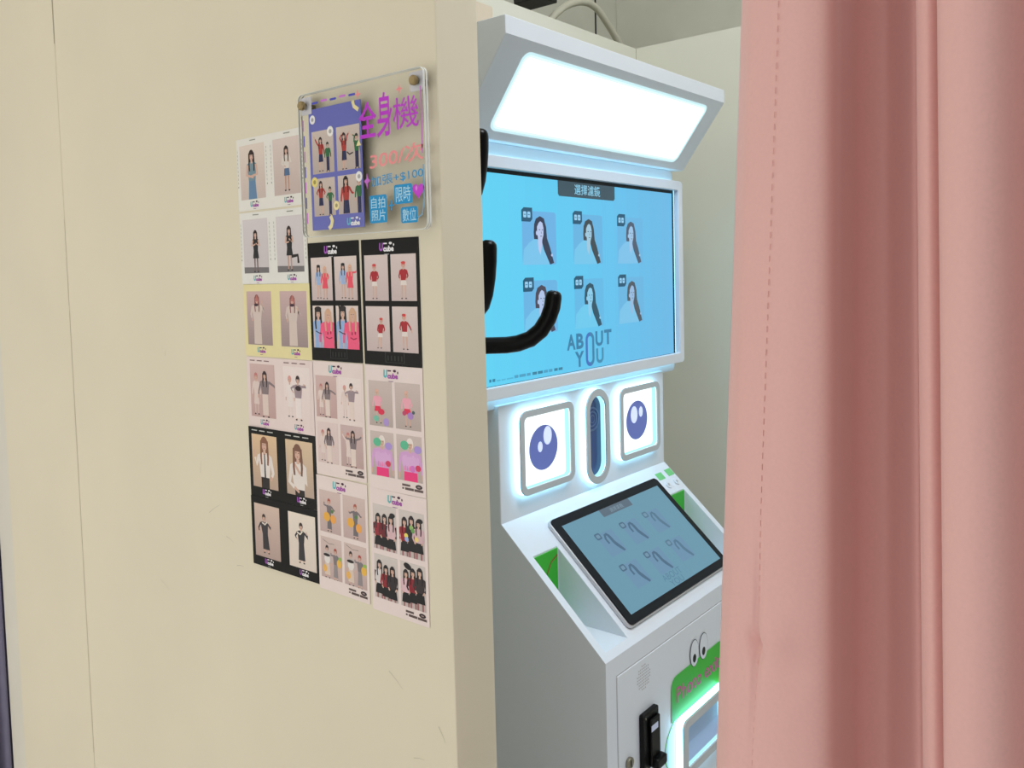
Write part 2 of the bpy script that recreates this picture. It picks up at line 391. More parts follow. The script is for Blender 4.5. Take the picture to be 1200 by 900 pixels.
for i in range(len(m2)):
    j = (i+1) % len(m2); m.flat([m2[i], m2[j], m3[j], m3[i]], (72, 116, 190) if m2[i][0] < -.0035 else (66, 132, 172), sf, n=.0014)
on_mach(m.build('slogan', M['tv'], disp, fix=False))
m = MB(); m.layer = 400                       # the unreadable small print along the bottom edge
x = -.335
for w, c in ((.006, 1), (.008, 1), (.012, 0), (.012, 0), (.02, 0), (.012, 2), (.02, 2), (.012, 2), (0, 0), (.014, 1), (.016, 1), (.014, 2), (.012, 2), (0, 0), (.012, 1), (.014, 1)):
    if w: m.flat(rect(x, x+w, -.1985, -.1985+(.0055 if c else .0025)), ((84, 180, 214), (62, 130, 160), (80, 160, 196))[c], sf)
    x += w+.003
on_mach(m.build('small_print', M['tv'], disp, fix=False))
# light hood
hp = [(.88, .389), (.9905, .2395), (1.20, .2395), (1.20, .419), (.88, .419)]
m = MB(); m.prism(hp, side(XC-.409), 0, .818); hood = m.build('light_hood', M['white'], mach, bevel=.0012)
SLu = Vector((0, .11, -.149)).normalized()
hf = Fr((XC, .88, .389+EYE), (1, 0, 0), -SLu)
m = MB(); m.prism(rrect(.672, .1325, .013, .002, -.093), hf, .0002, .0012); on_mach(m.build('light_panel', M['panel'], hood))
for wa, wb, st2 in ((.690, .681, .86), (.681, .672, 1.15)):
    m = MB(); m.ring(rrect(wa, wa-.5395, .018-(.69-wa)/2*.6, .002, -.093), rrect(wb, wb-.5395, .018-(.69-wb)/2*.6, .002, -.093), hf, .0002, .0012, inner=False)
    on_mach(m.build('diffuser_edge', emis('diffuser_edge_glow', (.66, .95, 1.0), st2), hood))
# eye panels
for sx, pc, hl in ((-1, (-.176, -.345), ((.013, .022, .0135, .0185), (-.012, .003, .0075, .0105))), (1, (.182, -.345), ((-.013, .014, .0145, .0195), (.017, .017, .0085, .012)))):
    cx, cz = sx*.1775+.001, -.3435
    root = bpy.data.objects.new('eye_panel', None); COL.objects.link(root); root.parent = mach; root.location = (cx, 0, EYE+cz); root.empty_display_size = .03
    fr = Fr((0, 0, 0), (1, 0, 0), (0, 0, 1))
    W_, H_ = .177, .163
    yf_ = -.0155
    m = MB(); m.ring(rrect(W_, H_, .020), rrect(W_-.026, H_-.026, .010), Fr((0, yf_, 0), (1, 0, 0), (0, 0, 1)), -.004, 0); m.build('frame', M['grey'], root, bevel=.0008)
    m = MB(); m.ring(rrect(W_-.001, H_-.001, .0195), rrect(W_-.024, H_-.024, .011), Fr((0, yf_+.0042, 0), (1, 0, 0), (0, 0, 1)), -.011, 0, front=False, back=False, inner=False); m.build('led_edge', M['led'], root)
    m = MB(); m.ring(rrect(W_-.020, H_-.020, .013), rrect(W_-.0262, H_-.0262, .0099), Fr((0, yf_+.0042, 0), (1, 0, 0), (0, 0, 1)), -.011, 0, front=False, back=False, outer=False); m.build('inner_rim', M['inner'], root)
    m = MB(); m.prism(rrect(W_-.026, H_-.026, .0098), Fr((0, -.0008, 0), (1, 0, 0), (0, 0, 1)), -.0005, 0); m.build('glowing_face', M['eye'], root)
    px, pz = pc[0]-cx, pc[1]-cz
    m = MB(); m.prism(ell(px, pz, .0465, .0445, 40), Fr((0, -.0016, 0), (1, 0, 0), (0, 0, 1)), 0, .0004); m.build('pupil', M['pupil'], root)
    for hx, hz, rx, rz in hl:
        m = MB(); m.prism(ell(px+hx, pz+hz, rx, rz, 24), Fr((0, -.0022, 0), (1, 0, 0), (0, 0, 1)), 0, .0004); m.build('glint', M['backglint'], root)
# camera slot
root = bpy.data.objects.new('camera_window', None); COL.objects.link(root); root.parent = mach; root.location = (.001, 0, EYE-.3515); root.empty_display_size = .03
f0 = lambda y: Fr((0, y, 0), (1, 0, 0), (0, 0, 1))
m = MB(); m.ring(rrect(.089, .203, .0443, seg=12), rrect(.061, .172, .0303, seg=12), f0(-.0155), -.004, 0); m.build('frame', M['grey'], root, bevel=.0008)
m = MB(); m.ring(rrect(.088, .202, .0438, seg=12), rrect(.066, .178, .0328, seg=12), f0(-.0113), -.011, 0, front=False, back=False, inner=False); m.build('led_edge', M['led'], root)
m = MB(); m.ring(rrect(.066, .178, .0328, seg=12), rrect(.0608, .1718, .0302, seg=12), f0(-.0113), -.0108, .0, front=False, back=False, outer=False); m.build('inner_rim', M['inner'], root)
m = MB(); m.prism(rrect(.061, .172, .0303, seg=12), f0(-.0007), -.0005, 0); m.build('tinted_glass', M['lensblue'], root)
m = MB()
for r0, r1 in ((.026, .022), (.017, .014), (.009, .007)):
    m.ring(ell(-.002, .036, r0, r0, 32), ell(-.002, .036, r1, r1, 32), f0(-.0008), 0, .0008)
m.build('camera_lens', mat('lens_rings', (84, 112, 160), .3, noise_amt=.05), root, smooth=False)
# desk: tablet, stickers
N_ = Vector((1, 0, 0)).cross(-SU)
df = Fr((XC, A.y, A.z+EYE), (1, 0, 0), -SU)       # v = -s
tcx, tw, th, ts = .003, .416, .2475, .1545
m = MB(); m.prism(rrect(tw, th, .012, tcx, -ts), df, .0005, .0085); tab = m.build('tablet', M['silver'], mach, bevel=.0015)
m = MB(); m.prism(rrect(tw-.004, th-.004, .0105, tcx, -ts), df, .0086, .0113); on_mach(m.build('black_glass_bezel', M['glassblack'], tab, bevel=.0006))
m = MB(); m.layer = 1
dcx, dw, dh, ds = .0035, .374, .2070, .1560
m.flat(rect(dcx-dw/2, dcx+dw/2, -ds-dh/2, -ds+dh/2), (106, 150, 170), df, n=.0116)
m.layer = 5010
m.flat(rrect(.114, .018, .002, dcx, -ds+dh/2-.009), (92, 108, 122), df, n=.0118)
put_text(m, '選擇濾鏡', .012, df, dcx, -ds+dh/2-.0095, (126, 150, 164), n=.0119, fit=(.05, .010))
for r, cv in enumerate((.032, -.044)):
    for cx in (-.092, 0, .092):
        x, y = dcx+cx, -ds+cv; s = .056
        m.flat(rect(x-s/2, x+s/2, y-s*.47, y+s*.47), (108, 144, 172), df, n=.0117)
        P = lambda *p: [(x+a*s, y+b*s) for a, b in p]
        hc = (78, 108, 132) if cx < .05 else (86, 120, 142)
        m.flat(P((.02, .38), (.14, .34), (.2, .2), (.22, .0), (.36, -.3), (.42, -.44), (.30, -.47), (.12, -.2), (.06, -.05), (.05, .1)), hc, df, n=.0119)
        m.flat(stroke(P((-.14, .0), (-.15, .2), (-.06, .34), (.06, .36), (.15, .24)), .006), hc, df, n=.0119)
        m.flat(rrect(.0185, .0145, .004, x-.024, y+.022, 3), hc, df, n=.0120); m.flat(rrect(.011, .008, .002, x-.024, y+.022, 2), (112, 146, 168), df, n=.0121)
put_text(m, 'ABOUT', .02, df, dcx+.002, -ds-.079, (88, 128, 154), n=.0119, fit=(.072, .014))
put_text(m, 'YOU', .02, df, dcx+.002, -ds-.095, (88, 128, 154), n=.0119, fit=(.05, .013))
on_mach(m.build('display', M['tab'], tab, fix=False))
m = MB()
for k, (x, s_) in enumerate(((.2545, .0305), (.3000, .029))):
    m = MB(); m.prism(rrect(.028, .019, .001, x-.006, -s_, 2), df, 0, .0004); m.build('green_label', mat('pale_green_label', (120, 208, 132), .5, noise_amt=.04), mach)
for x, s_ in ((.249, .0575), (.2885, .0575)):
    m = MB(); m.tube([df(x, -s_, 0), df(x, -s_, .003)], .009, 20); m.build('push_button', M['white'], mach, bevel=.0008)
    m = MB(); m.tube([df(x, -s_, .003), df(x, -s_, .0042)], .0035, 12); m.build('button_cap', M['silver'], mach)
# front door panel
fy = FY
m = MB(); m.box(XC-.276, XC+.276, fy-.0022, fy+.001, .10, -.7065+EYE); m.build('front_door', M['white'], mach, bevel=.0008)
m = MB(); m.box(XC-.2775, XC+.2775, fy-.0004, fy+.001, .0985, -.7045+EYE); m.build('door_gap', M['seam'], mach)
fd = FRONT(fy-.0022, XC)
# speaker grille: a disc of small holes
m = MB()
for i in range(-4, 5):
    for j in range(-4, 5):
        if i*i+j*j <= 18: m.prism(ell(-.188+i*.0054, -.7405+j*.0054, .0016, .0016, 6), fd, 0, .0003)
g = m.build('speaker_grille', M['seam'], mach); g['kind'] = 'stuff'
# card reader
rd = bpy.data.objects.new('bill_acceptor', None); COL.objects.link(rd); rd.parent = mach; rd.location = (-.18, fy-.0022-1.0, EYE-.857); rd.empty_display_size = .03
f1 = Fr((0, 0, 0), (1, 0, 0), (0, 0, 1))
m = MB(); m.prism(rrect(.056, .106, .004), f1, 0, .010); m.build('bezel', M['black'], rd, bevel=.002)
m = MB(); m.prism([(-.010, -.048), (.0225, -.048), (.0225, .040), (-.010, .040)], f1, .010, .016); m.build('raised_plate', M['black'], rd, bevel=.002)
m = MB(); m.prism(rrect(.036, .020, .006, .012, -.0435), f1, .010, .026); m.build('mouth', M['black'], rd, bevel=.003)
m = MB(); m.prism(rect(-.0105, .013, .0185, .0295), f1, .0161, .0166); m.build('paper_label', M['glint'], rd)
m = MB(); m.prism(rect(.0225, .0265, -.036, .036), f1, .010, .0135); m.build('clear_strip', M['glint'], rd)
for v in (-.046, .046):
    m = MB(); m.tube([f1(-.021, v, .010), f1(-.021, v, .0115)], .002, 10); m.build('screw', M['steel'], rd)
m = MB(); m.tube([fd(-.246, -.874, 0), fd(-.246, -.874, .006)], .0105, 24); lk = m.build('cam_lock', M['steel'], mach, bevel=.001)
m = MB(); m.box(-.0012, .0012, -.006, .006, .0061, .0066, Fr(fd(-.246, -.874, 0), (1, 0, 0), (0, 0, 1))); on_mach(m.build('key_slot', M['black'], lk))
# photo exit: green sign with googly eyes, glowing framed opening
gx = .027
sg = MB(); sg.prism([(gx-.115, -.872), (gx+.115, -.872), (gx+.115, -.802)]+[(gx+.097+.018*math.cos(a), -.804+.018*math.sin(a)) for a in (.4, .8, 1.2)]+[(gx+.09, -.786), (gx-.09, -.786)]+[(gx-.093+.022*math.cos(a), -.808+.022*math.sin(a)) for a in (1.9, 2.3, 2.7)]+[(gx-.115, -.812)], fd, .0008, .0014)
sign = sg.build('exit_sign', M['green'], mach)
m = MB(); put_text(m, 'Photo exit', .04, fd, gx-.0005, -.8255, (196, 96, 150), n=.0017, bold=.0005, fit=(.190, .031))
on_mach(m.build('lettering', M['print'], sign, fix=False))
for ex in (.0085, .049):
    m = MB(); m.prism(ell(ex, -.769, .0185, .0275, 28), fd, .0014, .0018); on_mach(m.build('cartoon_eye_outline', M['black'], sign))
    m = MB(); m.prism(ell(ex, -.769, .0173, .0263, 28), fd, .0018, .0022); on_mach(m.build('cartoon_eye', M['white'], sign))
    m = MB(); m.prism(ell(ex-.001, -.779, .0068, .0085, 20), fd, .0022, .0026); on_mach(m.build('cartoon_pupil', M['black'], sign))
m = MB(); m.prism(ell(gx, -.925, .1425, .078, 48), fd, -.0002, .0003); hl_ = m.build('halo_plate', mat('pale_aqua_acrylic', (206, 238, 244), .2, noise_amt=.03), mach)
m = MB(); m.ring(ell(gx, -.925, .1428, .0785, 48), ell(gx, -.925, .1405, .076, 48), fd, 0, .0006); on_mach(m.build('green_edge', M['green'], hl_))
ex_root = bpy.data.objects.new('photo_exit', None); COL.objects.link(ex_root); ex_root.parent = mach; ex_root.location = (gx, fy-.0022-1.0, EYE-.93); ex_root.empty_display_size = .03
m = MB(); m.ring(rrect(.200, .115, .016), rrect(.165, .080, .007), f1, .016, .020); m.build('frame', M['grey'], ex_root, bevel=.0008)
m = MB(); m.ring(rrect(.199, .114, .0155), rrect(.17, .085, .007), f1, .0012, .0158, front=False, back=False, inner=False); m.build('led_edge', M['led'], ex_root)
m = MB(); m.ring(rrect(.169, .084, .008), rrect(.166, .081, .007), f1, .0014, .0158, front=False, back=False, outer=False); m.build('inner_rim', M['inner'], ex_root)
m = MB(); w2, h2 = .083, .0405
P = [(-w2, -h2, .0013), (w2, -h2, .0013), (w2, h2, .0013), (-w2, h2, .0013)]
# chute modelled as a shallow sloping tray standing just proud of the door inside the frame
m.add([f1(*p) for p in [(-w2, -h2, .0013), (w2, -h2, .0013), (w2, h2, .0013), (-w2, h2, .0013)]], [(0, 1, 2, 3)])
m.add([f1(*p) for p in [(-w2, -h2+.004, .012), (w2, -h2+.004, .012), (w2, -h2+.03, .0016), (-w2, -h2+.03, .0016)]], [(0, 1, 2, 3)])
m.build('chute', mat('pale_blue_chute', (176, 204, 244), .35, noise_amt=.02), ex_root, fix=False)

# ================================================================== PHOTO PRINTS ON THE PARTITION
SK = (214, 176, 158)
class Pic:
    """one printed photograph: background and flat figures, clipped to its rectangle"""
    def __init__(s, cx, cy, w, h, bg, bg2=None, floor=None):
        s.m = MB(); s.cx, s.cy, s.w, s.h = cx, cy, w, h
        s.clip = (cx-w/2, cx+w/2, cy-h/2, cy+h/2)
        bg2 = bg2 or tuple(int(v*.9) for v in bg)
        for k in range(18):
            t = k/17; s.m.flat(rect(cx-w/2, cx+w/2, cy-h/2+h*k/18, cy-h/2+h*(k+1)/18), tuple(bg2[i]+(bg[i]-bg2[i])*t for i in range(3)), LOC, n=.00012)
        s.m.layer = 40
        if floor: s.poly([(0, 0), (1, 0), (1, .13), (0, .15)], floor)
    def pt(s, x, y): return (s.cx-s.w/2+x*s.w, s.cy-s.h/2+y*s.w)      # both in photo widths, y from the bottom
    def poly(s, pts, c): s.m.flat([s.pt(*p) for p in pts], c, LOC, s.clip)
    def el(s, x, y, rx, ry, c, rot=0): s.m.flat([s.pt(*p) for p in ell(x, y, rx, ry, 14, rot)], c, LOC, s.clip)
    def st(s, pts, w, c, w1=None): s.m.flat([s.pt(*p) for p in stroke(pts, w, w1)], c, LOC, s.clip)
    def person(s, x, y, h, hair=(52, 38, 36), top=(90, 90, 96), bottom=(40, 40, 46), skin=SK, longhair=True, skirt=.30, legs=None, shoe=(40, 36, 36), armL=None, armR=None, hat=None, wide=1.0, dress=False, lean=0, tie=None, sleeve=None):
        # y: feet, h: height; proportions 7 heads
        hd = h/6.4; sh = y+h*.82; hip = y+h*.52; X = lambda yy: x+lean*(yy-y)
        w = h*.128*wide; sleeve = sleeve or top; legs = legs or skin
        if longhair: s.el(X(sh), sh+hd*.15, hd*.55, hd*1.15, hair)
        kn = y+h*.27
        if not dress or skirt < .9:
            for d in (-1, 1):
                s.st([(X(hip)+d*w*.35, hip), (X(kn)+d*w*.42, kn), (X(y)+d*w*.45, y+h*.03)], h*.07, legs, h*.038)
                s.el(X(y)+d*w*.55, y+h*.018, h*.034, h*.018, shoe)
        hem = hip-(hip-y)*skirt
        s.poly([(X(hip)-w*.62, hip+h*.06), (X(hip)+w*.62, hip+h*.06), (X(hem)+w*(.85 if skirt < .9 else .6)*(1.15 if dress else 1), hem), (X(hem)-w*(.85 if skirt < .9 else .6)*(1.15 if dress else 1), hem)], bottom)
        s.poly([(X(hip)-w*.68, hip), (X(hip)+w*.68, hip), (X(sh)+w*.95, sh-h*.02), (X(sh)+w*.45, sh+h*.012), (X(sh)-w*.45, sh+h*.012), (X(sh)-w*.95, sh-h*.02)], top)
        s.poly([(X(sh)-hd*.17, sh-h*.01), (X(sh)+hd*.17, sh-h*.01), (X(sh)+hd*.16, sh+hd*.3), (X(sh)-hd*.16, sh+hd*.3)], skin)
        if tie: s.st([(X(sh), sh), (X(hip), hip)], h*.02, tie, h*.03)
        for d, a in ((-1, armL), (1, armR)):
            a = a or (.05, -.20, .06, -.38)
            sx_, sy_ = X(sh)+d*w*.85, sh-h*.03
            e = (sx_+d*a[0]*h, sy_+a[1]*h); hnd = (sx_+d*a[2]*h, sy_+a[3]*h)
            s.st([(sx_, sy_), e, ((e[0]+hnd[0])/2, (e[1]+hnd[1])/2)], h*.058, sleeve, h*.045)
            s.st([((e[0]+hnd[0])/2, (e[1]+hnd[1])/2), hnd], h*.036, skin, h*.03)
        hc = sh+hd*.75
        s.el(X(hc), hc+hd*.07, hd*.47, hd*.58, hair)
        s.el(X(hc), hc-hd*.05, hd*.33, hd*.46, skin)
        s.poly([(X(hc)-hd*.36, hc+hd*.1), (X(hc)+hd*.36, hc+hd*.1), (X(hc)+hd*.3, hc+hd*.5), (X(hc)-hd*.3, hc+hd*.5)], hair)
        for d in (-1, 1): s.el(X(hc)+d*hd*.14, hc-hd*.02, hd*.06, hd*.035, (60, 40, 40))
        s.el(X(hc), hc-hd*.3, hd*.08, hd*.03, (180, 90, 90))
        if longhair:
            for d in (-1, 1): s.st([(X(hc)+d*hd*.38, hc+hd*.3), (X(hc)+d*hd*.46, sh-hd*.3), (X(hc)+d*hd*.4, sh-hd*.9)], hd*.26, hair, hd*.2)
        if hat:
            s.el(X(hc), hc+hd*.42, hd*.55, hd*.26, hat)
    def build(s, parent): return s.m.build('photo', M['print'], parent, fix=False)

def logo(parent, cx, cy, w, dark=False):
    m = MB(); m.layer = 60
    uc, tc_ = ((168, 92, 190) if dark == 1 else (96, 190, 210), (238, 236, 238)) if dark else ((96, 186, 192), (168, 82, 172))
    put_text(m, 'U', w*.5, LOC, cx-w*.34, cy+w*.02, uc, bold=w*.03, fit=(w*.26, w*.36), shear=.1)
    put_text(m, 'cube', w*.4, LOC, cx+w*.12, cy-w*.06, tc_, bold=w*.022, fit=(w*.66, w*.25))
    k = (238, 236, 238) if dark else (70, 26, 60)
    m.flat(rrect(w*.22, w*.06, w*.02, cx-w*.08, cy+w*.165, 2), k, LOC); m.flat(ell(cx+w*.25, cy+w*.17, w*.1, w*.06, 10), k, LOC); m.flat(ell(cx+w*.45, cy+w*.1, w*.04, w*.06, 8), k, LOC)
    m.flat(rrect(w*.3, w*.03, w*.01, cx, cy-w*.3, 2), tuple(int((a+b)/2) for a, b in zip(tc_, (120, 120, 120))), LOC)
    m.build('printed_logo', M['print'], parent, fix=False)

PG = 'photo booth prints stuck on the cream partition'
stackn = [0]
def card(yl, zt, w, h, col, label, rot=0, lift=0, off=0):
    """a stiff printed card on the wall: root mesh at its centre, local x right, y up, z out of the wall"""
    m = MB(); t = .0005
    m.prism(rrect(w, h, .0008, 0, 0, 2), LOC, -t, 0)
    o = m.build('photo_print', mat('card_stock', tuple(int(v*.45) for v in col) if max(col) < 60 else col, .45, spec=.15, noise_amt=.02, noise_scale=60))
    R = Matrix(((0, 0, -1), (-1, 0, 0), (0, 1, 0)))           # local x -> -Y, y -> +Z, z -> -X
    R = R @ Matrix.Rotation(rot, 3, 'Z') @ Matrix.Rotation(lift, 3, 'Y')
    stackn[0] += 1
    out = .0009+off+abs(math.sin(lift))*w/2
    o.matrix_world = Matrix.Translation((PX-out, yl-w/2, EYE+zt-h/2)) @ R.to_4x4()
    return tag(o, label, 'photo print', PG)
def caption(parent, marks, c):
    m = MB(); m.layer = 70
    for x0, x1, y, hh in marks: m.flat(rect(x0, x1, y-hh/2, y+hh/2), c, LOC)
    o = m.build('printed_caption', M['print'], parent, fix=False); o['kind'] = 'stuff'
LW, LH = .1524, .1016
def strips(c, dark=False, top=.095, bot=.845, mark=None):
    """geometry of the two photos of a landscape card"""
    out = []
    for cxf in (.240, .757):
        cx = (cxf-.5)*LW; w = .385*LW; y1 = LH*(.5-top); y0 = LH*(.5-bot); out.append((cx, (y0+y1)/2, w, y1-y0))
        logo(c, cx+.002, LH*(.5-.918), .021, dark)
    return out
def film_marks(c, col):
    mk = []
    for cx in (-.0396, .039):
        mk += [(cx-.004, cx+.010, LH*.463, .0014)]
        for k in range(9): mk += [(cx-.0345, cx-.0338, LH*.33-k*.0055, .003), (cx+.0338, cx+.0345, LH*.33-k*.0055, .003)]
        mk += [(cx-.0352, cx-.0336, -LH*.16, .0022), (cx+.0336, cx+.0352, -LH*.16, .0022)]
    caption(c, mk, col)
# left column, landscape cards with two portraits each
c = card(1.0735, .199, LW, LH, (232, 230, 222), 'white print of a long-haired woman in blue denim skirt, topmost of the two-photo cards', .004, .0)
g = strips(c); film_marks(c, (150, 150, 140))
p = Pic(*g[0], (226, 212, 200), (206, 190, 182)); p.person(.48, -.3, 1.42, top=(120, 146, 158), bottom=(104, 138, 172), skirt=.62, armL=(.03, -.17, -.16, -.22), armR=(.03, -.17, -.18, -.2), sleeve=SK, wide=1.1); p.build(c)
p = Pic(*g[1], (220, 204, 196), (200, 182, 176)); p.person(.5, .08, 1.0, top=(222, 214, 206), bottom=(86, 112, 146), skirt=.32, armL=(.06, -.16, -.08, -.24), armR=(.06, -.15, -.08, -.1), legs=(190, 150, 132)); p.build(c)
c = card(1.0732, .0945, LW, LH, (232, 231, 225), 'white print of a woman in short black dress against grey floor', 0, 0)
g = strips(c); film_marks(c, (150, 150, 140))
p = Pic(*g[0], (216, 208, 210), (206, 198, 200), floor=(120, 116, 118)); p.person(.5, .02, .98, top=(36, 38, 42), bottom=(34, 36, 40), skirt=.34, armL=(.05, -.14, -.1, -.1), armR=(.05, -.14, -.1, -.08), sleeve=SK, dress=True, legs=(120, 100, 98)); p.build(c)
p = Pic(*g[1], (216, 208, 210), (206, 198, 200), floor=(120, 116, 118)); p.person(.48, .03, 1.0, top=(34, 36, 40), bottom=(32, 34, 38), skirt=.32, armL=(.03, -.14, -.1, -.12), armR=(.03, -.14, -.12, -.05), sleeve=SK, dress=True, legs=(190, 155, 140)); p.st([(.55, .36), (.78, .38), (.8, .2)], .075, (36, 34, 36)); p.build(c)
c = card(1.0715, -.0068, LW, LH+.0015, (234, 223, 170), 'pale yellow print of a person in long pale robe and dark glasses', -.002, 0)
g = strips(c)
for k in (0, 1):
    p = Pic(*g[k], (206, 178, 176), (160, 142, 142)); p.person(.42+.05*k, .0, 1.18-.02*k, hair=(150, 92, 90), top=(214, 198, 190), bottom=(216, 200, 190), skirt=.96, dress=True, wide=1.5, armL=(.05, -.16, .0, -.3), armR=(.08, -.12, .0, .12) if k == 0 else (.07, -.15, -.02, .0), longhair=True)
    p.el(.39+.07*k, .97, .09, .035, (70, 48, 60)); p.poly([(.36+.06*k, 1.06), (.42+.06*k, 1.22), (.5+.06*k, 1.05)], (190, 120, 112)); p.build(c)
c = card(1.071, -.1112, LW, LH, (234, 216, 212), 'pale pink landscape print of two friends, one in grey knit top', 0, 0)
g = strips(c)
caption(c, [(x, x+.012, LH*.452, .0014) for x in (-.068, -.051, -.034, .012, .030, .048)], (130, 100, 100))
p = Pic(*g[0], (210, 182, 178), (196, 164, 160)); p.person(.24, .05, 1.0, hair=(198, 130, 126), top=(226, 206, 200), bottom=(224, 204, 198), skirt=.5, longhair=False, legs=(214, 188, 182)); p.person(.6, .0, 1.1, hair=(56, 40, 44), top=(136, 122, 124), bottom=(226, 206, 198), skirt=.9, armR=(.16, -.06, .3, -.14), armL=(.08, -.2, .12, -.36), wide=1.35); p.build(c)
p = Pic(*g[1], (240, 226, 222), (234, 216, 212)); p.person(.24, .1, .95, hair=(222, 160, 152), top=(238, 226, 222), bottom=(236, 224, 220), skirt=.5, longhair=False, legs=(230, 214, 208)); p.person(.55, .04, 1.02, hair=(50, 36, 40), top=(160, 142, 148), bottom=(240, 228, 224), skirt=.9, armL=(.12, -.06, .02, -.16), armR=(.16, .0, .06, .06), wide=1.3, longhair=False); p.el(.56, .8, .11, .06, (54, 36, 42)); p.build(c)
c = card(1.0712, -.2125, LW, LH, (26, 28, 26), 'black-bordered print of a woman in white shirt with dark tie', 0, .012)
g = strips(c, True, .10, .855)
caption(c, [(x, x+.013, LH*.455, .0014) for x in (-.068, -.050, -.031, .010, .029, .048)], (200, 200, 196))
p = Pic(*g[0], (226, 194, 156), (190, 164, 146)); p.person(.5, -.75, 1.95, hair=(140, 96, 74), top=(232, 222, 216), bottom=(40, 36, 38), skirt=.9, tie=(34, 28, 32), armL=(.06, -.12, .1, .06), armR=(.05, -.2, .0, -.3), wide=1.05); p.build(c)
p = Pic(*g[1], (222, 196, 164), (188, 166, 150)); p.person(.52, -.95, 2.1, hair=(126, 88, 72), top=(232, 222, 216), bottom=(36, 32, 34), skirt=.9, armL=(.05, -.2, -.12, -.3), armR=(.02, -.2, -.18, .02), wide=1.05, lean=-.04); p.build(c)
c = card(1.0716, -.3142, LW, LH, (24, 26, 25), 'black-bordered print of a person in dark gown with pale collar', -.004, .016)
g = strips(c, True, .10, .86)
p = Pic(*g[0], (214, 190, 176), (184, 160, 152)); p.person(.45, .1, .95, hair=(58, 44, 42), top=(58, 54, 60), bottom=(54, 50, 56), skirt=.8, longhair=False, armL=(.10, -.14, .06, -.3), armR=(.14, -.12, .08, .02), wide=1.3, lean=-.08); p.st([(.3, .86), (.42, .82), (.5, .9)], .04, (226, 216, 204)); p.build(c)
p = Pic(*g[1], (236, 224, 210), (224, 210, 198)); p.person(.47, .12, .95, hair=(58, 44, 42), top=(52, 50, 56), bottom=(56, 52, 58), skirt=.85, longhair=False, armL=(.10, -.12, .02, -.2), armR=(.14, -.12, .08, .04), wide=1.2); p.st([(.32, .86), (.44, .82), (.52, .9)], .04, (236, 228, 216)); p.build(c)

PW, PH = .1012, .1552
def four(c, h, dark):
    logo(c, -.004, h*.432, .028, dark)
    out = []
    for y1, y0 in ((.125, .488), (.532, .89)):
        for x0, x1 in ((.052, .472), (.522, .952)):
            out.append(((x0+x1-1)/2*PW, h*(1-y1-y0)/2, (x1-x0)*PW, (y0-y1)*h))
    return out
def fine_print(c, h):
    mk = [(.010, .024, -h*.425, .0026), (.010, .013, -h*.452, .0022), (.015, .030, -h*.453, .003), (.031, .046, -h*.454, .003)]
    caption(c, mk, (96, 80, 78))
    m = MB(); m.layer = 80; m.flat(ell(.039, -h*.424, .0058, .0028, 16), (50, 38, 40), LOC); m.flat(ell(.039, -h*.424, .003, .001, 10), (150, 130, 130), LOC); m.build('oval_mark', M['print'], c, fix=False)
def faint_box(c, h):
    m = MB(); m.layer = 80
    for a in (rect(-.012, .022, -h*.392, -h*.389), rect(-.012, .022, -h*.475, -h*.472), rect(-.012, -.011, -h*.475, -h*.389), rect(.021, .022, -h*.475, -h*.389)): m.flat(a, (54, 56, 56), LOC)
    for k in range(5): m.flat(rect(-.008+k*.006, -.006+k*.006, -h*.46, -h*.42), (40, 42, 42), LOC)
    m.build('faint_embossed_box', M['print'], c, fix=False)
PKW = (210, 190, 186)
# black: blue and pink friends
c = card(.9195, .0458, PW, PH, (18, 20, 20), 'black-bordered four-photo print of two friends in light blue and hot pink', .002, 0)
g = four(c, PH, True); faint_box(c, PH)
for k in range(4):
    p = Pic(*g[k], (226, 210, 204), (206, 188, 186))
    if k < 2:
        p.person(.36+.03*k, .06, 1.0, hair=(34, 30, 34), top=(160, 184, 222), bottom=(160, 184, 222), skirt=.2, hat=(26, 24, 28), armR=(.06, -.16, -.02, -.22))
        p.person(.66+.04*k, .04, .98, hair=(226, 178, 150), top=(236, 84, 104), bottom=(236, 84, 104), skirt=.36, dress=True, wide=1.15, armR=(.12, .0, .2, .08) if k else (.06, -.1, .0, -.22))
    else:
        p.person(.26+.04*(k-2), -.75, 1.95, hair=(30, 28, 32), top=(150, 180, 224), bottom=(150, 180, 224), skirt=.6, hat=(40, 34, 36))
        p.person(.74, -.8, 1.95, hair=(214, 172, 142), top=(242, 92, 132), bottom=(242, 92, 132), skirt=.7, dress=True, wide=1.45)
        p.el(.70, .46, .03, .05, (160, 40, 70)); p.el(.84, .48, .03, .05, (160, 40, 70)); p.st([(.62, .34), (.76, .29), (.9, .33)], .03, (150, 30, 60))
        p.st([(.12, .52), (.28, .46), (.4, .44)], .03, (30, 40, 60))
        if k == 3: p.st([(.2, 1.18), (.14, 1.28)], .06, (30, 26, 28))
    p.build(c)
# black: red jacket
c = card(.814, .0454, PW, PH, (20, 22, 22), 'black-bordered four-photo print of a person in red beret and red jacket', -.003, 0)
g = four(c, PH, True); faint_box(c, PH)
for k in range(4):
    p = Pic(*g[k], (220, 204, 200), (204, 186, 184))
    x = (.42, .5, .55, .5)[k]; h = (.98, 1.0, .86, .96)[k]
    p.person(x, .05+.03*(k > 1), h, hair=(220, 120, 110), top=(172, 30, 44), bottom=(232, 220, 214), skirt=.26, hat=(214, 62, 62), longhair=False, wide=1.15, lean=(0, 0, .12, -.04)[k], armL=(.05, -.16, .0, -.28), armR=(.05, -.15, -.04, -.26) if k < 3 else (.12, -.14, .2, -.3))
    p.build(c)
